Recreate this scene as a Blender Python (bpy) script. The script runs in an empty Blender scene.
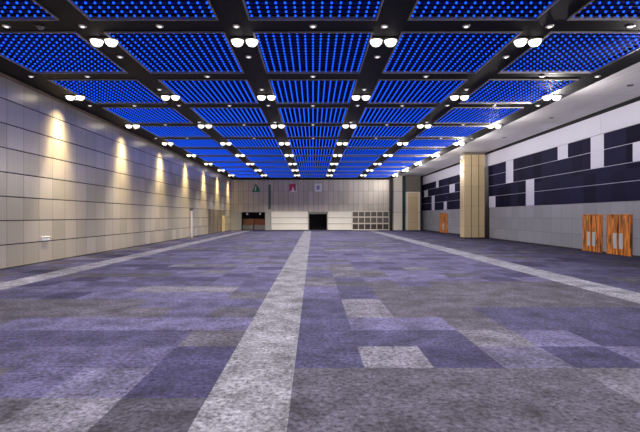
import bpy, bmesh, math, random
from mathutils import Vector, Matrix

C = bpy.context.scene.collection
sc = bpy.context.scene
R = math.radians
EYE = 2.3                 # camera height
CZ = EYE + 6.1            # underside of the dark ceiling strips
SOF = EYE + 6.55          # underside of the soffit on the right
XL, XR = -13.3, 18.0      # side walls
YF, YB = -6.0, 72.5       # wall behind the camera, far wall
HM = 447.0                # only used to derive the lens

# ------------------------------------------------------------------ materials
def new_mat(name):
    m = bpy.data.materials.new(name); m.use_nodes = True
    nt = m.node_tree
    return m, nt, nt.nodes['Principled BSDF']

def N(nt, typ, **kw):
    n = nt.nodes.new(typ)
    for k, v in kw.items(): setattr(n, k, v)
    return n

def mth(nt, op, a, b=None, c=None):
    n = N(nt, 'ShaderNodeMath', operation=op)
    for i, v in enumerate((a, b, c)):
        if v is None: continue
        if isinstance(v, (int, float)): n.inputs[i].default_value = v
        else: nt.links.new(v, n.inputs[i])
    return n.outputs[0]

def mixc(nt, fac, a, b, mode='MIX'):
    n = N(nt, 'ShaderNodeMix', data_type='RGBA', blend_type=mode)
    for i, v in ((0, fac), (6, a), (7, b)):
        if isinstance(v, (int, float)): n.inputs[i].default_value = v
        elif isinstance(v, tuple): n.inputs[i].default_value = (*v, 1)
        else: nt.links.new(v, n.inputs[i])
    return n.outputs[2]

def plain(name, col, rough=.6, metal=0, emit=None, strength=0, noise=.12, scale=6, spec=.5):
    m, nt, b = new_mat(name)
    b.inputs['Roughness'].default_value = rough
    b.inputs['Metallic'].default_value = metal
    b.inputs['Specular IOR Level'].default_value = spec
    tc = N(nt, 'ShaderNodeTexCoord')
    nz = N(nt, 'ShaderNodeTexNoise'); nz.inputs['Scale'].default_value = scale
    nt.links.new(tc.outputs['Object'], nz.inputs['Vector'])
    lo = tuple(c * (1 - noise) for c in col); hi = tuple(min(1, c * (1 + noise)) for c in col)
    nt.links.new(mixc(nt, nz.outputs['Fac'], lo, hi), b.inputs['Base Color'])
    if emit:
        b.inputs['Emission Color'].default_value = (*emit, 1)
        b.inputs['Emission Strength'].default_value = strength
    return m

def panelled(name, col, u, v, pu, pv, ou=0, ov=0, gu=.02, gv=.02, rough=.4, metal=0., var=.12,
             groove=.35, tint=(1, 1, 1), spec=.5, streak=0.):
    """cladding of rectangular sheets: joints, sheet to sheet variation, faint vertical streaks"""
    m, nt, b = new_mat(name)
    tc = N(nt, 'ShaderNodeTexCoord'); sp = N(nt, 'ShaderNodeSeparateXYZ')
    nt.links.new(tc.outputs['Object'], sp.inputs[0])
    U = mth(nt, 'DIVIDE', mth(nt, 'SUBTRACT', sp.outputs[u], ou), pu)
    V = mth(nt, 'DIVIDE', mth(nt, 'SUBTRACT', sp.outputs[v], ov), pv)
    fu, fv = mth(nt, 'FRACT', U), mth(nt, 'FRACT', V)
    ju = mth(nt, 'LESS_THAN', fu, gu / pu); jv = mth(nt, 'LESS_THAN', fv, gv / pv)
    joint = mth(nt, 'MAXIMUM', ju, jv)
    cb = N(nt, 'ShaderNodeCombineXYZ')
    nt.links.new(mth(nt, 'FLOOR', U), cb.inputs[0]); nt.links.new(mth(nt, 'FLOOR', V), cb.inputs[1])
    wn = N(nt, 'ShaderNodeTexWhiteNoise', noise_dimensions='3D'); nt.links.new(cb.outputs[0], wn.inputs['Vector'])
    base = mixc(nt, wn.outputs['Value'], tuple(c * (1 - var) for c in col),
                tuple(min(1, c * (1 + var) * t) for c, t in zip(col, tint)))
    if streak:
        mp = N(nt, 'ShaderNodeMapping'); nt.links.new(tc.outputs['Object'], mp.inputs[0])
        s = [7, 7, 7]; s[v] = .5; mp.inputs['Scale'].default_value = s
        nz = N(nt, 'ShaderNodeTexNoise'); nz.inputs['Scale'].default_value = 1; nz.inputs['Detail'].default_value = 3
        nt.links.new(mp.outputs[0], nz.inputs['Vector'])
        f = mth(nt, 'MULTIPLY_ADD', nz.outputs['Fac'], 2 * streak, 1 - streak)
        cc = N(nt, 'ShaderNodeCombineXYZ')
        for i in range(3): nt.links.new(f, cc.inputs[i])
        base = mixc(nt, 1.0, base, cc.outputs[0], 'MULTIPLY')
    base = mixc(nt, joint, base, tuple(c * groove for c in col))
    nt.links.new(base, b.inputs['Base Color'])
    b.inputs['Roughness'].default_value = rough
    b.inputs['Metallic'].default_value = metal
    b.inputs['Specular IOR Level'].default_value = spec
    bp = N(nt, 'ShaderNodeBump'); bp.inputs['Strength'].default_value = .3; bp.inputs['Distance'].default_value = .02
    nt.links.new(mth(nt, 'SUBTRACT', 1, joint), bp.inputs['Height'])
    nt.links.new(bp.outputs[0], b.inputs['Normal'])
    return m

def wood(name, dark, light):
    m, nt, b = new_mat(name)
    tc = N(nt, 'ShaderNodeTexCoord'); mp = N(nt, 'ShaderNodeMapping')
    mp.inputs['Scale'].default_value = (9, 9, .8)
    nt.links.new(tc.outputs['Object'], mp.inputs[0])
    w = N(nt, 'ShaderNodeTexNoise'); w.inputs['Scale'].default_value = 1; w.inputs['Detail'].default_value = 3
    w.inputs['Distortion'].default_value = .8
    nt.links.new(mp.outputs[0], w.inputs['Vector'])
    r = N(nt, 'ShaderNodeValToRGB')
    r.color_ramp.elements[0].color = (*dark, 1); r.color_ramp.elements[1].color = (*light, 1)
    r.color_ramp.elements[0].position = .38; r.color_ramp.elements[1].position = .56
    nt.links.new(w.outputs['Fac'], r.inputs[0]); nt.links.new(r.outputs[0], b.inputs['Base Color'])
    b.inputs['Roughness'].default_value = .45
    return m

def carpet_mat():
    m, nt, b = new_mat('carpet')
    at = N(nt, 'ShaderNodeAttribute', attribute_name='dye')
    tc = N(nt, 'ShaderNodeTexCoord')
    n1 = N(nt, 'ShaderNodeTexNoise'); n1.inputs['Scale'].default_value = 14; n1.inputs['Detail'].default_value = 4
    n1.inputs['Roughness'].default_value = .75
    n2 = N(nt, 'ShaderNodeTexNoise'); n2.inputs['Scale'].default_value = 1.6; n2.inputs['Detail'].default_value = 4
    n2.inputs['Roughness'].default_value = .65
    for n in (n1, n2): nt.links.new(tc.outputs['Object'], n.inputs['Vector'])
    f = mth(nt, 'MULTIPLY', mth(nt, 'MULTIPLY_ADD', n1.outputs['Fac'], 4.4, -1.2),
            mth(nt, 'MULTIPLY_ADD', n2.outputs['Fac'], 2.6, -.3))
    cc = N(nt, 'ShaderNodeCombineXYZ')
    for i in range(3): nt.links.new(f, cc.inputs[i])
    nt.links.new(mixc(nt, 1.0, at.outputs['Color'], cc.outputs[0], 'MULTIPLY'), b.inputs['Base Color'])
    b.inputs['Roughness'].default_value = .95; b.inputs['Specular IOR Level'].default_value = .15
    bp = N(nt, 'ShaderNodeBump'); bp.inputs['Strength'].default_value = .5; bp.inputs['Distance'].default_value = .02
    nt.links.new(n1.outputs['Fac'], bp.inputs['Height']); nt.links.new(bp.outputs[0], b.inputs['Normal'])
    return m

M = {}
M['carpet'] = carpet_mat()
M['leftwall'] = panelled('bronze_metal_cladding', (.57, .525, .44), 1, 2, 1.14, 1.05, ou=19.4 - 30 * 1.14,
                         gu=.03, gv=.001, rough=.31, metal=.55, var=.13, groove=.5, tint=(1, .98, 1.03), streak=.06)
M['backwall'] = panelled('ribbed_back_panels', (.50, .455, .385), 0, 2, .81, 2.1, gu=.08, gv=.06, rough=.35, metal=.4,
                         var=.12, groove=.6, tint=(1, .98, 1.05), streak=.15)
M['rightgrey'] = panelled('grey_wall_panels', (.365, .375, .425), 1, 2, 1.35, 1.05, ov=EYE + .85 - 6.3, gu=.02, gv=.02, rough=.5,
                          var=.10, groove=.4, streak=.08)
M['navy'] = panelled('navy_acoustic_panels', (.015, .014, .042), 1, 2, 1.35, 5, gu=.025, gv=.001, rough=.7, var=.45, groove=1.8, spec=.06)
M['whitepanel'] = plain('white_acoustic_panel', (.71, .71, .85), .55, noise=.05)
M['soffit'] = panelled('soffit_plaster', (.80, .78, .80), 0, 1, 8, 7.4, ou=13, ov=2, gu=.001, gv=.03, rough=.6, var=.12, groove=.5, streak=.2)
M['black'] = plain('black_ceiling_paint', (.007, .007, .010), .6, spec=.2)
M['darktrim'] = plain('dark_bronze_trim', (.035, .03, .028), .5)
M['rail'] = plain('grey_ceiling_rail', (.33, .30, .28), .45, .3)
M['bronzerail'] = plain('bronze_cornice_rail', (.26, .20, .15), .4, .5)
M['ledback'] = plain('blue_led_backing', (.006, .012, .10), .7, emit=(.004, .014, .20), strength=.35, spec=.05)
M['ledbar'] = plain('dark_led_cable', (.012, .012, .02), .6, spec=.1)
M['led'] = plain('blue_led_globe', (.006, .012, .04), .5, emit=(.006, .095, 1.0), strength=3.9, spec=.1)
M['led'].cycles.emission_sampling = 'NONE'
M['ledback'].cycles.emission_sampling = 'NONE'
M['housing'] = plain('black_lamp_housing', (.03, .03, .032), .4, .3)
M['reflector'] = plain('bright_lamp_rim', (.7, .68, .62), .3, .6)
M['lens'] = plain('lit_lamp_lens', (1, .95, .85), .4, emit=(1, .93, .80), strength=5.5)
M['dlens'] = plain('lit_downlight_lens', (.9, .9, .9), .4, emit=(1, .95, .92), strength=2.2)
M['dlens'].cycles.emission_sampling = 'NONE'
M['column'] = panelled('cream_column_cladding', (.74, .58, .33), 0, 2, 40, 2.05, ou=-5, ov=EYE - 5.15, gu=.001, gv=.03, rough=.4, metal=.15, var=.06, groove=.6, streak=.1)
M['whitecol'] = panelled('white_column_cladding', (.86, .81, .68), 0, 2, 40, 3.4, ou=-5, ov=EYE + .55 - 3.4, gu=.001, gv=.05, rough=.45, var=.04, groove=.4, streak=.06)
M['greycap'] = plain('grey_column_top', (.17, .155, .13), .5)
M['teal'] = plain('dark_teal_glass', (.02, .06, .07), .12)
M['cream'] = plain('cream_partition_board', (.78, .735, .65), .5, noise=.05)
M['creamframe'] = plain('cream_lattice_frame', (.68, .61, .50), .5, noise=.05)
M['brownpane'] = plain('brown_grey_pane', (.105, .088, .075), .35, noise=.3)
M['darkpane'] = plain('dark_brown_pane', (.045, .035, .032), .35, noise=.3)
M['lintel'] = plain('grey_green_lintel', (.20, .20, .17), .5)
M['paleplaster'] = plain('pale_grey_pilaster', (.36, .36, .33), .5, noise=.08)
M['greenstrip'] = plain('dark_green_strip', (.03, .10, .08), .4)
M['void'] = plain('dark_room_paint', (.012, .010, .012), .8)
M['doorwood'] = wood('zebra_grain_orange_wood', (.16, .040, .008), (1.0, .34, .05))
M['counterwood'] = plain('orange_brown_counter_wood', (.20, .085, .03), .45, noise=.4)
M['counterred'] = plain('red_brown_counter_wood', (.17, .05, .025), .45, noise=.4)
M['countergrey'] = plain('grey_counter_front', (.16, .15, .15), .5, noise=.25)
M['plate'] = plain('white_push_plate', (.66, .68, .72), .35)
M['signgreen'] = plain('green_sign_face', (.01, .16, .06), .4)
M['signred'] = plain('crimson_sign_face', (.50, .02, .10), .4)
M['signwhite'] = plain('white_sign_face', (.82, .82, .86), .4)
M['signmauve'] = plain('mauve_sign_face', (.30, .25, .40), .4)
M['postwhite'] = plain('pale_lilac_post_paint', (.55, .53, .66), .4)
M['navycap'] = plain('navy_post_cap', (.03, .03, .10), .4)
M['bronzedoor'] = panelled('brown_folding_door', (.215, .175, .13), 1, 2, 1.14, 1.05, gu=.03, gv=.05, rough=.4, metal=.3, var=.15, groove=.5)
M['litgap'] = plain('painted_lit_door_gap', (.72, .52, .16), .4)  # warm light in the door gap, put into the colour
M['steel'] = plain('brushed_steel', (.5, .5, .52), .3, .8)

# ------------------------------------------------------------------ mesh helpers
class MB:
    def __init__(self): self.bm = bmesh.new()
    def box(self, x0, x1, y0, y1, z0, z1, bev=0, mi=0):
        mat = Matrix.Translation(((x0 + x1) / 2, (y0 + y1) / 2, (z0 + z1) / 2)) @ Matrix.Diagonal((x1 - x0, y1 - y0, z1 - z0, 1))
        r = bmesh.ops.create_cube(self.bm, size=1, matrix=mat)
        fs = {f for v in r['verts'] for f in v.link_faces}
        for f in fs: f.material_index = mi
        if bev:
            es = list({e for v in r['verts'] for e in v.link_edges})
            bmesh.ops.bevel(self.bm, geom=es, offset=bev, segments=2, affect='EDGES', profile=.5, material=mi)
        return self
    def cyl(self, x, y, z0, z1, r0, r1=None, seg=20, mi=0):
        r1 = r0 if r1 is None else r1
        r = bmesh.ops.create_cone(self.bm, cap_ends=True, segments=seg, radius1=r0, radius2=r1, depth=z1 - z0,
                                  matrix=Matrix.Translation((x, y, (z0 + z1) / 2)))
        for v in r['verts']:
            for f in v.link_faces: f.material_index = mi; f.smooth = len(f.verts) == 4
        return self
    def bar(self, a, b, rad, seg=6):
        a, b = Vector(a), Vector(b); d = b - a
        q = d.to_track_quat('Z', 'Y').to_matrix().to_4x4()
        bmesh.ops.create_cone(self.bm, cap_ends=True, segments=seg, radius1=rad, radius2=rad, depth=d.length,
                              matrix=Matrix.Translation((a + b) / 2) @ q)
        return self
    def ico(self, x, y, z, r, sub=1):
        bmesh.ops.create_icosphere(self.bm, subdivisions=sub, radius=r, matrix=Matrix.Translation((x, y, z)))
        return self
    def lathe(self, x, y, prof, seg=20):
        rings = []
        for (r, z) in prof:
            if r < 1e-4: rings.append([self.bm.verts.new((x, y, z))])
            else: rings.append([self.bm.verts.new((x + r * math.cos(2 * math.pi * i / seg), y + r * math.sin(2 * math.pi * i / seg), z)) for i in range(seg)])
        for a, b in zip(rings, rings[1:]):
            for i in range(seg):
                j = (i + 1) % seg
                if len(a) == 1: f = self.bm.faces.new((a[0], b[j], b[i]))
                elif len(b) == 1: f = self.bm.faces.new((a[i], a[j], b[0]))
                else: f = self.bm.faces.new((a[i], a[j], b[j], b[i]))
                f.smooth = True
        return self
    def prism(self, pts, y0, y1, mi=0):
        """outline in x,z pushed through y"""
        a = [self.bm.verts.new((p[0], y0, p[1])) for p in pts]; b = [self.bm.verts.new((p[0], y1, p[1])) for p in pts]
        fs = [self.bm.faces.new(a), self.bm.faces.new(b[::-1])]
        n = len(pts)
        for i in range(n): fs.append(self.bm.faces.new((a[i], b[i], b[(i + 1) % n], a[(i + 1) % n])))
        for f in fs: f.material_index = mi
        return self
    def mesh(self, name, *mats):
        bmesh.ops.recalc_face_normals(self.bm, faces=self.bm.faces[:])
        me = bpy.data.meshes.new(name); self.bm.to_mesh(me); self.bm.free()
        for m in mats: me.materials.append(m)
        return me
    def build(self, name, mat, parent=None, loc=None):
        mats = mat if isinstance(mat, (list, tuple)) else [mat]
        return put(self.mesh(name, *mats), name, parent, loc)

def put(me, name, parent=None, loc=None):
    o = bpy.data.objects.new(name, me); C.objects.link(o)
    if parent: o.parent = parent
    if loc: o.location = loc
    return o

def tag(o, label, cat, group=None):
    o['label'] = label; o['category'] = cat
    if group: o['group'] = group
    return o

def thing(name, label, cat, loc, group=None):
    o = bpy.data.objects.new(name, None); C.objects.link(o); o.location = loc
    o.empty_display_size = .2
    return tag(o, label, cat, group)

def struct(o): o['kind'] = 'structure'; return o

ORD = ['first', 'second', 'third', 'fourth', 'fifth', 'sixth', 'seventh', 'eighth', 'ninth', 'tenth', 'eleventh', 'twelfth', 'thirteenth', 'fourteenth']

# ------------------------------------------------------------------ floor: carpet squares, each with its own dye
random.seed(11)
xe = [XL - .1, -12.85, -11.8, -10.75, -9.68, -8.7, -7.65, -6.6, -5.55, -4.5, -3.45, -2.41, -1.34, -.28, .78, 1.84, 2.9, 3.98, 5.1, 6.25, 7.4, 8.55,
      9.75, 10.9, 12.05, 13.2, 14.35, 15.5, 16.65, XR + .1]
ye = [5.65 + 1.12 * k for k in range(-11, 61)]
PUR = (.025, .023, .057); LAV = (.050, .0465, .099); GREY = (.037, .0345, .053); DGR = (.029, .027, .043); LITE = (.066, .063, .090); DPUR = (.019, .017, .047)
STR = (.090, .089, .116)
def lerp(a, b, t): return tuple(x + (y - x) * t for x, y in zip(a, b))
fixed = {}
def patch(x0, x1, y0, y1, col):
    for i in range(len(xe) - 1):
        for j in range(len(ye) - 1):
            cx, cy = (xe[i] + xe[i + 1]) / 2, (ye[j] + ye[j + 1]) / 2
            if x0 < cx < x1 and y0 < cy < y1: fixed[i, j] = col
patch(-.28, 3.98, 0, 6.75, lerp(GREY, DGR, .4)); patch(3.98, 9, 0, 6.75, lerp(GREY, LITE, .5))
patch(-.28, .78, 6.7, 7.8, PUR); patch(.78, 1.84, 6.7, 7.8, LITE); patch(1.84, 2.9, 6.7, 7.8, DPUR); patch(2.9, 3.98, 6.7, 7.8, lerp(LAV, GREY, .5)); patch(3.98, 5.1, 6.7, 7.8, DPUR); patch(5.1, 7, 6.7, 7.8, LAV)
patch(-.28, .78, 7.8, 9, PUR); patch(.78, 2.9, 7.8, 9, PUR); patch(2.9, 3.98, 7.8, 9, lerp(GREY, LITE, .7)); patch(3.98, 5.1, 7.8, 9, LAV); patch(5.1, 7.4, 7.8, 9, DPUR)
patch(-.28, .78, 9, 12.4, PUR); patch(.78, 1.84, 9, 10.2, LAV); patch(.78, 1.84, 10.2, 12.4, LITE); patch(1.84, 2.9, 9, 10.2, LAV); patch(1.84, 4, 10.2, 15, lerp(DGR, GREY, .5))
patch(2.9, 3.98, 9, 10.2, GREY); patch(3.98, 9, 9, 11.3, PUR); patch(3.98, 8.5, 11.3, 15.8, GREY)
patch(.78, 1.84, 12.4, 14.6, PUR); patch(.4, 1, 14.6, 18, LAV)
patch(-3.45, -2.41, 0, 5.6, LITE); patch(-3.45, -2.41, 5.6, 6.7, lerp(LAV, LITE, .25)); patch(-4.5, -3.45, 5.6, 6.7, lerp(PUR, LAV, .5)); patch(-5.55, -3.45, 0, 5.6, GREY)
patch(-2.41, -1.34, 5.6, 7.9, DPUR); patch(-2.41, -1.34, 0, 5.6, DGR)
patch(-6.6, -2.41, 7.9, 9.1, PUR); patch(-9, -6.6, 7.9, 10.2, DGR); patch(-6.6, -2.41, 6.7, 7.9, lerp(PUR, LAV, .4)); patch(-9.6, -5.5, 10.2, 12.4, GREY); patch(-5.5, -4.4, 13, 15, LITE)
def low(x, y): return .5 + .25 * math.sin(.55 * x + .31 * y + 1.3) + .25 * math.sin(.23 * x - .47 * y + .4)
bm = bmesh.new(); lay = bm.loops.layers.float_color.new('dye')
vg = [[bm.verts.new((x, y, 0)) for y in ye] for x in xe]
prev = {}
for j in range(len(ye) - 1):
    for i in range(len(xe) - 1):
        f = bm.faces.new((vg[i][j], vg[i + 1][j], vg[i + 1][j + 1], vg[i][j + 1]))
        cx, cy = (xe[i] + xe[i + 1]) / 2, (ye[j] + ye[j + 1]) / 2
        r = random.random(); q = random.random()
        if i in (3, 12, 21): sh = random.uniform(.88, 1.06) * (1 if i == 12 else 1.35); col = tuple(c * sh for c in STR)
        elif (i, j) in fixed: sh = random.uniform(.93, 1.07); col = tuple(c * sh for c in fixed[i, j])
        elif random.random() < .27 and i > 0 and (i - 1, j) in prev: col = prev[i - 1, j]
        else:
            w = low(cx, cy)
            col = lerp(PUR, LAV, r) if q > .06 + w * .3 else lerp(DGR, LITE, r * r * .9)
            if q > .9: col = DPUR
        if i not in (3, 12, 21): prev[i, j] = col
        for l in f.loops: l[lay] = (*col, 1)
me = bpy.data.meshes.new('floor'); bm.to_mesh(me); bm.free(); me.materials.append(M['carpet'])
struct(put(me, 'floor'))

# ------------------------------------------------------------------ walls
# left: eight courses of metal sheets with open dark grooves between them
w = MB(); w.box(XL - .3, XL - .04, YF, YB + .3, 0, CZ + .6, mi=1)
zz = 0
rows = [(k * 1.05 + (.05 if k == 0 else .026), (k + 1) * 1.05 - .026) for k in range(8)]
DOORL = (56.5, 67.6)
for z0, z1 in rows:
    if z1 < 3.2:
        w.box(XL - .04, XL, YF, DOORL[0], z0, z1, mi=0); w.box(XL - .04, XL, DOORL[1], YB, z0, z1, mi=0)
    else: w.box(XL - .04, XL, YF, YB, z0, z1, mi=0)
struct(w.build('wall_left', [M['leftwall'], M['darktrim']]))
struct(MB().box(XL, XL + .035, YF, YB, .0, .06).build('baseboard_left', M['darktrim']))
struct(MB().box(XL, XL + .12, YF, YB, CZ - .14, CZ - .02, bev=.01).build('trim_1', M['bronzerail']))
# brown folding door in the far part of the left wall, its warm-lit gap painted as a pale yellow panel
d = struct(MB().box(XL - .04, XL - .005, DOORL[0], DOORL[1], .0, 3.14).build('door_1', M['bronzedoor']))
for y in (57.6, 59.9, 62.2):
    MB().box(XL - .005, XL + .03, y, y + .04, .05, 3.1).build('leaf_edge', M['darktrim'], d)
MB().box(XL - .005, XL + .06, 65.4, 67.2, .04, 2.35, bev=.01).build('door_panel', M['litgap'], d)['label'] = 'warm lit door gap painted pale yellow'

# back wall with its openings
OP1 = (-11.6, -7.75, 2.92); OP2 = (-.65, 2.27, 2.62); SLOT = (12.35, 13.0)
T = .35
w = MB()
w.box(XL, OP1[0], YB, YB + T, 0, CZ + .6); w.box(OP1[0], OP1[1], YB, YB + T, OP1[2], CZ + .6)
w.box(OP1[1], OP2[0], YB, YB + T, 0, CZ + .6); w.box(OP2[0], OP2[1], YB, YB + T, OP2[2], CZ + .6)
w.box(OP2[1], SLOT[0], YB, YB + T, 0, CZ + .6)
w.box(SLOT[0] - .2, XR + .3, YB + 1.2, YB + 1.5, 0, SOF + .3, mi=1)
struct(w.build('wall_back', [M['backwall'], M['darktrim']]))
struct(MB().box(XL, SLOT[0], YB - .05, YB, CZ - .22, CZ + .2).build('trim_2', M['black']))
# the dark rooms behind the openings
for n, (a, b, h) in (('left', OP1), ('centre', OP2)):
    y1 = YB + T + 2.4
    for nm, bb in (('wall_recess_back', (a - .2, b + .2, y1, y1 + .1, 0, h + .3)), ('wall_recess_left', (a - .3, a - .2, YB + T, y1, 0, h + .3)),
                   ('wall_recess_right', (b + .2, b + .3, YB + T, y1, 0, h + .3)), ('ceiling_recess', (a - .2, b + .2, YB + T, y1, h + .2, h + .3)),
                   ('floor_recess', (a - .2, b + .2, YB, y1, -.1, 0))):
        struct(MB().box(*bb).build(nm, M['void']))
struct(MB().box(OP2[0] - .12, OP2[1] + .12, YB - .06, YB, OP2[2], OP2[2] + .36).build('trim_3', M['lintel']))
struct(MB().box(XL + .02, OP1[0], YB - .12, YB, 0, 3.05).build('trim_4', M['paleplaster']))
struct(MB().box(OP1[1], -6.85, YB - .14, YB, 0, 3.05, bev=.01).build('trim_5', M['paleplaster']))
struct(MB().box(-7.2, -6.85, YB - .08, YB, 3.4, CZ - 1.0).build('trim_6', M['greenstrip']))

# right wall
w = struct(MB().box(XR, XR + .3, YF, YB + 1.5, 0, SOF + .3).build('wall_right', M['rightgrey']))
hs = [.85, 1.97, 3.03, 4.1, 5.1]
white = {0: [(44.0, 45.6), (60.0, 61.4)], 1: [(36.3, 37.7), (66.0, 67.6)], 2: [], 3: []}
WP = [(44.0, 45.6, 0, 1), (60.0, 61.4, 0, 1), (36.3, 37.7, 0, 2), (66.0, 67.6, 0, 2), (23.8, 25.1, 2, 3), (69.9, 72.2, 2, 3), (56.6, 58.8, 2, 3),
      (40.1, 41.6, 2, 4), (27.6, 28.9, 2, 4), (31.5, 32.8, 3, 4), (63.9, 65.2, 3, 4), (17.0, 18.4, 2, 4), (20.2, 21.5, 3, 4), (9, 10.4, 1, 3)]
for r in range(4):
    cuts = sorted((a, b) for a, b, r0, r1 in WP if r0 <= r < r1)
    m = MB(); y = YF
    for a, b in cuts + [(YB + 1.2, None)]:
        m.box(XR - .04, XR, y, a, EYE + hs[r] + .018, EYE + hs[r + 1] - .018); y = b
    m.build('navy_panel_row', M['navy'], w)['label'] = 'navy acoustic panel row'
for a, b, r0, r1 in WP:
    m = MB()
    for r in range(r0, r1): m.box(XR - .05, XR, a, b, EYE + hs[r] + .012, EYE + hs[r + 1] - .012, bev=.008)
    m.build('white_panel', M['whitepanel'], w)['label'] = 'white acoustic panel'
m = MB()
for k in range(7): m.box(XR - .06, XR, YF + 11.3 * k, YF + 11.3 * (k + 1) - .015, EYE + 5.12, EYE + 6.34, bev=.006)
m.build('white_band', M['whitepanel'], w)['label'] = 'white band under the soffit'
MB().box(XR - .04, XR, YF, YB + 1.2, EYE + 6.36, SOF + .1).build('shadow_gap', M['black'], w)['label'] = 'black gap between white band and soffit'
for h in hs[1:4]:
    MB().box(XR - .02, XR - .004, YF, YB + 1.2, EYE + h - .018, EYE + h + .018).build('panel_joint', M['whitepanel'], w)
struct(MB().box(XR - .03, XR, YF, YB + 1.2, 0, .1).build('baseboard_right', M['darktrim']))

def double_door(n, y0, y1, h, gap):
    fr = MB()
    fr.box(XR - .06, XR - .005, y0 - .06, y0, 0, h + .06); fr.box(XR - .06, XR - .005, y1, y1 + .06, 0, h + .06); fr.box(XR - .06, XR - .005, y0, y1, h, h + .06)
    d = struct(fr.build('door_%d' % n, M['doorwood']))
    mid = (y0 + y1) / 2
    MB().box(XR - .02, XR - .003, y0, y1, 0, h).build('door_recess', M['void'], d)
    for a, b, s in ((y0 + .01, mid - gap, 1), (mid + gap, y1 - .01, -1)):
        lf = MB().box(XR - .09, XR - .03, a, b, .015, h - .01, bev=.006).build('door_panel', M['doorwood'], d)
        e = b if s > 0 else a
        p0, p1 = sorted((e - s * .06, e - s * .36))
        pl = MB().box(XR - .108, XR - .09, p0, p1, .38, 1.28, bev=.006)
        pl.build('push_plate', M['plate'], lf)['label'] = 'white push plate'
MB().box(XR - .055, XR, 45.62, 47.3, .1, SOF - .1).build('shadow_strip', M['darktrim'], w)['label'] = 'painted shadow strip behind the column'  # column's shade on the wall, painted as a dark strip
double_door(2, 27.84, 29.7, 2.34, .05)
double_door(3, 25.24, 27.27, 2.34, .045)
double_door(4, 59.7, 63.2, 2.6, .02)
# the wall behind the camera
struct(MB().box(XL - .3, XR + .3, YF - .3, YF, 0, SOF + .3).build('wall_front', M['rightgrey']))

# ------------------------------------------------------------------ ceiling
EDGE = 12.9
c = MB(); c.box(XL - .3, EDGE, YF - .3, YB + .3, CZ + .34, CZ + .6)
struct(c.build('ceiling', M['black']))
stripsX = [-12.3, -7.38, -2.46, 2.46, 7.38, 12.3]
t = 7
for X in stripsX:
    x0, x1 = X - .47, X + .47
    if X < -12: x0 = XL
    if X > 12: x1 = EDGE
    struct(MB().box(x0, x1, YF, YB, CZ, CZ + .34).build('trim_%d' % t, M['black'])); t += 1
bandsY = [14.3 + 5.15 * k for k in range(-4, 12)]
for Y in bandsY:
    m = MB()
    y1 = Y + .46 if Y < 70 else YB
    for a, b in zip(stripsX, stripsX[1:]): m.box(a + .47, b - .47, Y - .46, y1, CZ, CZ + .34)
    struct(m.build('trim_%d' % t, M['black'])); t += 1
# soffit over the right aisle, with the shadow gap along the wall
s = MB(); s.box(EDGE, XR - .16, YF, YB + 1.2, SOF, SOF + .3); s.box(XR - .16, XR, YF, YB + 1.2, SOF + .12, SOF + .3, mi=1)
struct(s.build('ceiling_soffit', [M['soffit'], M['black']]))
struct(MB().box(EDGE - .06, EDGE, YF, YB, CZ - .01, SOF + .02).build('trim_%d' % t, M['black'])); t += 1

# LED panels
PW, PD = 3.98 / 2, 4.23 / 2
fr = MB(); q = .045
fr.box(-PW, PW, -PD, -PD + q, -.05, .06); fr.box(-PW, PW, PD - q, PD, -.05, .06)
fr.box(-PW, -PW + q, -PD + q, PD - q, -.05, .06); fr.box(PW - q, PW, -PD + q, PD - q, -.05, .06)
me_fr = fr.mesh('frame', M['rail'])
me_bk = MB().box(-PW, PW, -PD, PD, .16, .2).mesh('backing', M['ledback'])
br = MB(); ld = MB(); n = 15; dx = .268; dy = .277
for j in range(n):
    y = (j - 7) * dy
    br.box(-PW + q, PW - q, y - .014, y + .014, .045, .085)
    for i in range(n): ld.ico((i - 7) * dx, y, .02, .040, 1)
me_br = br.mesh('cable_bars', M['ledbar']); me_ld = ld.mesh('led_globes', M['led'])
for p in me_ld.polygons: p.use_smooth = True
colname = ['far left', 'second from left', 'middle', 'second from right', 'far right']
nrow = 0
for k, (ya, yb) in enumerate(zip(bandsY, bandsY[1:])):
    if k < 3: continue
    nrow += 1
    for ci, X in enumerate([-9.84, -4.92, 0, 4.92, 9.84]):
        lab = 'blue LED ceiling panel, %s column, %s row from the front' % (colname[ci], ORD[nrow - 1])
        p = thing('led_ceiling_panel', lab, 'LED panel', (X, (ya + yb) / 2, CZ), 'blue LED panels of the ceiling')
        put(me_fr, 'frame', p); put(me_bk, 'backing', p); put(me_br, 'cable_bars', p); put(me_ld, 'led_globes', p)

# twin lamps in the lengthwise strips
me_plate = MB().box(-.46, .46, -.25, .25, -.03, 0, bev=.01).mesh('mounting_plate', M['housing'])
me_can = MB().lathe(0, 0, [(0, .02), (.19, .02), (.235, -.02), (.245, -.06), (.225, -.06), (.2, -.03), (0, -.03)]).mesh('lamp_can', M['reflector'])
me_lens = MB().lathe(0, 0, [(.205, -.04), (.2, -.08), (.18, -.15), (.125, -.21), (0, -.245)]).mesh('lamp_lens', M['lens'])
me_yoke = MB().box(-.02, .02, -.27, .27, -.07, -.03).mesh('yoke', M['housing'])
def spot(name, loc, aim, power, col, ang, blend, rad=.12, parent=None):
    l = bpy.data.lights.new(name, 'SPOT'); l.energy = power; l.color = col; l.spot_size = R(ang); l.spot_blend = blend; l.shadow_soft_size = rad
    o = bpy.data.objects.new(name, l); C.objects.link(o); o.location = loc
    o.rotation_euler = (Vector(aim) - Vector(loc)).to_track_quat('-Z', 'Y').to_euler()
    return o
fixY = [15.45 + 7.2 * k for k in range(-2, 8)]
fixX = [-12.05, -7.22, -2.36, 2.43, 7.42, 12.1]
sname = ['far left', 'second from left', 'third from left', 'third from right', 'second from right', 'far right']
P_SPOT = 5200
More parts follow.
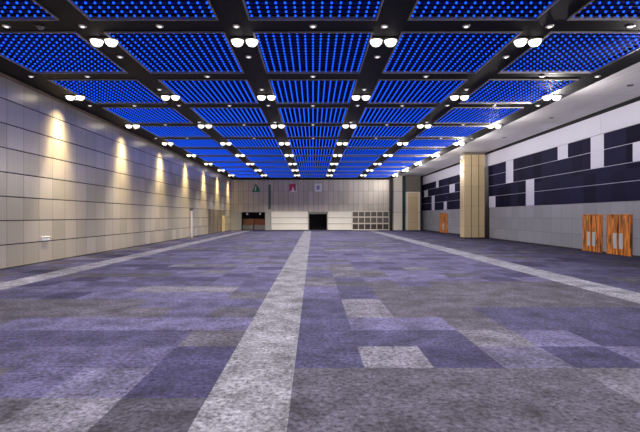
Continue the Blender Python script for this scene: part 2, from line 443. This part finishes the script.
for si, X in enumerate(stripsX):
    cnt = 0
    for k, Y in enumerate(fixY):
        x = fixX[si]
        vis = k >= 2 and not (k == 2 and si in (0, 5))
        if vis:
            cnt += 1
            f = thing('twin_ceiling_lamp', 'glowing twin ceiling lamp, %s lengthwise strip, %s from the front' % (sname[si], ORD[cnt - 1]), 'ceiling lamp',
                      (x, Y, CZ), 'twin lamps along the ceiling strips')
            put(me_plate, 'mounting_plate', f); put(me_yoke, 'yoke', f)
            for dxx in (-.25, .25):
                cn = put(me_can, 'lamp_can', f, (dxx, 0, 0)); put(me_lens, 'lamp_lens', cn)
        lo = spot('lamp_light', (x, Y, CZ - .34), (x, Y, 0), P_SPOT * (.75 if si == 0 else 1), (1, .94, .86), 50 if si == 0 else 128, .75)
        if si == 5:      # bare lamps beside the soffit: they also light the soffit and the white band
            l = bpy.data.lights.new('lamp_light', 'POINT'); l.energy = 1000 if k < 9 else 550; l.color = (1, .94, .88); l.shadow_soft_size = .12
            lo.data = l; lo.location.z = CZ - .48

# small recessed downlights
me_ring = MB().lathe(0, 0, [(.07, -.002), (.075, -.03), (.115, -.03), (.125, 0)]).mesh('trim_ring', M['reflector'])
me_dl = MB().lathe(0, 0, [(.074, -.012), (.06, -.04), (.03, -.055), (0, -.06)]).mesh('downlight_lens', M['dlens'])
def downlight(x, y, label, group):
    o = thing('recessed_downlight', label, 'downlight', (x, y, CZ), group)
    put(me_ring, 'trim_ring', o); put(me_dl, 'downlight_lens', o)
for b, Y in enumerate([14.3 + 5.15 * k for k in range(0, 5)]):
    xs = [-9.84, -7.4, -4.92, -2.46, 0, 2.3, 4.92, 7.6, 10.2] if b == 0 else [-12.3, -9.84, -4.6, 0, 4.92, 10.0, 12.4]
    for i, x in enumerate(xs):
        downlight(x, Y + .05, 'small white downlight in the %s dark cross band from the front, %s from left' % (ORD[b], ORD[i]), 'downlights in the cross bands')
for si, X in enumerate(stripsX[1:5]):
    for j, Y in enumerate((17.1, 21.5, 24.6, 29.0)):
        downlight(X, Y, 'small white downlight in the %s lengthwise strip, %s from the front' % (sname[si + 1], ORD[j]), 'downlights in the lengthwise strips')
# wall washers close to the left wall
for k in range(-2, 7):
    Y = 23.3 + 7.75 * k
    if k >= 0: downlight(XL + .95, Y, 'small wall washer lamp in ceiling edge along left wall, %s from the front' % ORD[k], 'wall washers on the left')
    for ang, dz, pw in ((96, 2.8, 1300), (66, 2.6, 2600), (50, 4.2, 8000)):
        spot('wall_wash_light', (XL + .95, Y, CZ - .12), (XL, Y, CZ - dz), pw, (1, .78, .38), ang, 1, .05)
# dark ceiling sensors in the first cross band
for x, y, lb in ((-8.75, 14.35, 'grey round ceiling sensor in front cross band beside the second strip from left'),):
    o = thing('ceiling_sensor', lb, 'sensor', (x, y, CZ))
    MB().lathe(0, 0, [(0, 0), (.11, 0), (.11, -.05), (.06, -.11), (0, -.13)]).build('sensor_dome', M['rail'], o)
    MB().lathe(0, 0, [(.11, -.0), (.15, -.0), (.15, -.02), (.11, -.03)]).build('sensor_base', M['housing'], o)
# dark round fittings in the soffit
for j, (x, y) in enumerate(((15.9, 22.4), (15.9, 29.8), (15.9, 37.2))):
    o = thing('soffit_vent', 'small dark round vent in the grey soffit, %s from the front' % ORD[j], 'vent', (x, y, SOF), 'round vents in the soffit')
    MB().lathe(0, 0, [(0, 0), (.14, 0), (.14, -.02), (.11, -.025), (.1, -.01), (0, -.01)]).build('vent_ring', M['housing'], o)
    MB().bar((-.1, 0, -.018), (.1, 0, -.018), .008).bar((0, -.1, -.018), (0, .1, -.018), .008).build('vent_bars', M['rail'], o)

# ------------------------------------------------------------------ columns on the right
Y0 = 45.6
col = struct(MB().box(15.42, 17.5, Y0, Y0 + 1.3, 0, SOF - .02, bev=.02).build('wall_column_near', M['column']))
for x in (16.16, 16.9): MB().box(x - .025, x + .025, Y0 - .015, Y0 + .05, .05, SOF - .3).build('column_joint', M['darktrim'], col)
MB().box(15.38, 17.54, Y0 - .04, Y0 + 1.34, SOF - .3, SOF - .01).build('column_head', M['greycap'], col)
MB().box(15.4, 17.52, Y0 - .02, Y0 + 1.32, 0, .12).build('column_plinth', M['darktrim'], col)
for h, lb in ((5.95, 'small white floodlight high on the near column, upper one'), (4.55, 'small white floodlight on the near column, below the other')):
    o = thing('small_floodlight', lb, 'floodlight', (15.42, Y0 + .25, EYE + h), 'floodlights on the near column')
    MB().box(-.09, 0, -.05, .05, -.05, .05).build('bracket', M['steel'], o)
    MB().box(-.29, -.09, -.15, .15, -.13, .13, bev=.02).build('lamp_body', M['steel'], o)
    MB().box(-.27, -.11, -.175, -.15, -.11, .11, bev=.008).build('lamp_glass', M['dlens'], o)
struct(MB().box(13.0, 14.42, YB - .35, YB + 1.0, 0, SOF - .02, bev=.02).build('wall_column_white', M['whitecol']))
struct(MB().box(14.42, 15.0, YB + .3, YB + .36, 0, SOF - .02).build('window_1', M['teal']))
col = struct(MB().box(15.0, 17.3, YB - .4, YB + 1.0, 0, SOF - .02, bev=.02).build('wall_column_far', M['whitecol']))
MB().box(14.97, 17.33, YB - .44, YB + .5, EYE + 3.9, SOF - .03, bev=.01).build('column_head', M['greycap'], col)
MB().box(15.35, 16.95, YB - .44, YB - .4, .05, EYE + 3.75, bev=.01).build('column_panel', M['column'], col)

# ------------------------------------------------------------------ along the back wall
def partition(x0, x1, label):
    o = thing('sliding_partition', label, 'partition', ((x0 + x1) / 2, YB - .12, 0), None)
    a = (x1 - x0) / 2
    for z0, z1 in ((.06, 1.0), (1.06, 1.98), (2.04, 2.98)):
        MB().box(-a, a, -.06, .06, z0, z1, bev=.015).build('board', M['cream'], o)
    MB().box(-a, a, -.04, .1, 0, 3.0).build('carrier_frame', M['darktrim'], o)
    MB().box(-a - .03, a + .03, -.07, .1, 3.0, 3.08).build('top_track', M['creamframe'], o)
partition(-6.72, -.82, 'wide cream board partition left of the black doorway')
partition(2.42, 6.28, 'narrower cream board partition right of the black doorway')
x0, x1 = 6.38, 12.3
o = thing('lattice_partition', 'cream framed lattice partition of brown panes by the back wall', 'partition', ((x0 + x1) / 2, YB - .1, 0))
a = (x1 - x0) / 2; cw = (x1 - x0) / 6
g = MB()
for i in range(7): g.box(-a + i * cw - .055, -a + i * cw + .055, -.06, .03, .04, 3.08)
for z in (.04, 1.08, 2.12, 3.02): g.box(-a, a, -.05, .025, z - .05, z + .11)
g.build('lattice_frame', M['creamframe'], o)
for i in range(6):
    for j, z in enumerate((.15, 1.19, 2.23)):
        MB().box(-a + i * cw + .055, -a + (i + 1) * cw - .055, .03, .06, z, z + .82).build('pane', M['darkpane' if j == 0 else 'brownpane'], o)
# service counters inside the left opening
for x0, x1, mk, lb in ((-11.5, -9.75, 'counterwood', 'orange brown counter with grey front in the dark opening, left one'),
                       (-9.6, -7.85, 'counterred', 'red brown counter with grey front in the dark opening, right one')):
    o = thing('service_counter', lb, 'counter', ((x0 + x1) / 2, YB + .75, 0), 'counters in the dark opening')
    a = (x1 - x0) / 2
    MB().box(-a, a, -.35, .35, .08, .88, bev=.01).build('counter_base', M['countergrey'], o)
    MB().box(-a + .03, a - .03, -.3, .32, 0, .08).build('plinth', M['housing'], o)
    MB().box(-a - .03, a + .03, -.39, .37, .88, .95, bev=.01).build('counter_top', M[mk], o)
    MB().box(-a, a, .2, .3, .95, 1.85, bev=.01).build('upper_panel', M[mk], o)
for x, lb in ((-10.7, 'small white hanging lamp in the dark opening, left one'), (-8.6, 'small white hanging lamp in the dark opening, right one')):
    o = thing('pendant_lamp', lb, 'lamp', (x, YB + .2, OP1[2]), 'hanging lamps in the dark opening')
    MB().cyl(0, 0, -.12, 0, .025, seg=10).build('lamp_stem', M['steel'], o)
    MB().lathe(0, 0, [(.05, -.1), (.2, -.42), (.17, -.42), (.03, -.12)]).build('lamp_shade', M['signwhite'], o)
    MB().ico(0, 0, -.33, .09, 2).build('lamp_bulb', M['dlens'], o)
# hanging signs
def sign(name, label, cx, h0, h1, w, parts):
    o = thing(name, label, 'sign', (cx, YB - .06, EYE + h0))
    for nm, pts, mk, dep in parts:
        MB().prism([(p[0] * w, p[1] * (h1 - h0)) for p in pts], -.02 - dep, .05 if dep == 0 else -.02).build(nm, M[mk], o)
    return o
sign('green_sign', 'green triangular sign with white mark on the upper back wall', -9.25, 3.9, 5.25, 1.2,
     [('sign_board', [(-.55, 0), (.55, 0), (.42, .45), (.0, 1), (-.12, .95), (-.3, .4)], 'signgreen', 0), ('white_mark', [(-.18, .12), (.02, .2), (.02, .78), (-.06, .6)], 'signwhite', .02)])
sign('red_sign', 'crimson square sign with white figure on the upper back wall', -3.25, 3.9, 5.2, 1.2,
     [('sign_board', [(-.5, 0), (.5, 0), (.5, 1), (-.5, 1)], 'signred', 0), ('white_figure', [(-.2, .08), (.22, .08), (.08, .5), (.02, .72), (-.06, .5)], 'signwhite', .02),
      ('white_edge', [(.4, .02), (.5, .02), (.5, .9), (.4, .9)], 'signwhite', .02), ('white_foot', [(-.45, 0), (.5, 0), (.5, .08), (-.45, .08)], 'signwhite', .02)])
sign('white_sign', 'white square sign with mauve centre on the upper back wall', .83, 3.95, 5.25, 1.15,
     [('sign_board', [(-.5, 0), (.5, 0), (.5, 1), (-.5, 1)], 'signwhite', 0), ('mauve_centre', [(-.2, .25), (.2, .25), (.2, .75), (-.2, .75)], 'signmauve', .02)])
# pale post against the left wall, small box low on the left wall
o = thing('wall_post', 'slim pale lilac post with navy cap standing against the left wall', 'post', (XL + .16, 48.4, 0))
MB().box(-.1, .1, -.1, .1, .04, 2.9, bev=.012).build('shaft', M['postwhite'], o)
MB().box(-.12, .12, -.12, .12, 2.9, 3.08, bev=.015).build('cap', M['navycap'], o)
MB().box(-.13, .13, -.13, .13, 0, .04, bev=.01).build('base_plate', M['steel'], o)
o = thing('wall_socket', 'small pale socket box on the left wall near the front', 'socket', (XL, 22.2, 1.08))
MB().box(0, .05, -.32, .32, 0, .2, bev=.01).build('box', M['signwhite'], o)
MB().box(.05, .075, -.3, .3, .13, .19, bev=.008).build('lid', M['rail'], o)

# ------------------------------------------------------------------ world, camera, colour
wd = bpy.data.worlds.new('World'); sc.world = wd; wd.use_nodes = True
wd.node_tree.nodes['Background'].inputs[0].default_value = (.5, .5, .6, 1); wd.node_tree.nodes['Background'].inputs[1].default_value = .05
cam = bpy.data.cameras.new('camera'); co = bpy.data.objects.new('camera', cam); C.objects.link(co)
co.location = (0, 0, EYE); co.rotation_euler = (R(90), 0, 0)
cam.sensor_width = 36; cam.lens = 36 * HM / 640; cam.shift_x = 7 / 640; cam.clip_end = 300
sc.camera = co
sc.view_settings.view_transform = 'Standard'; sc.view_settings.look = 'None'; sc.view_settings.gamma = 1
sc.view_settings.exposure = -1.1
sc.cycles.use_denoising = True
sc.cycles.max_bounces = 8
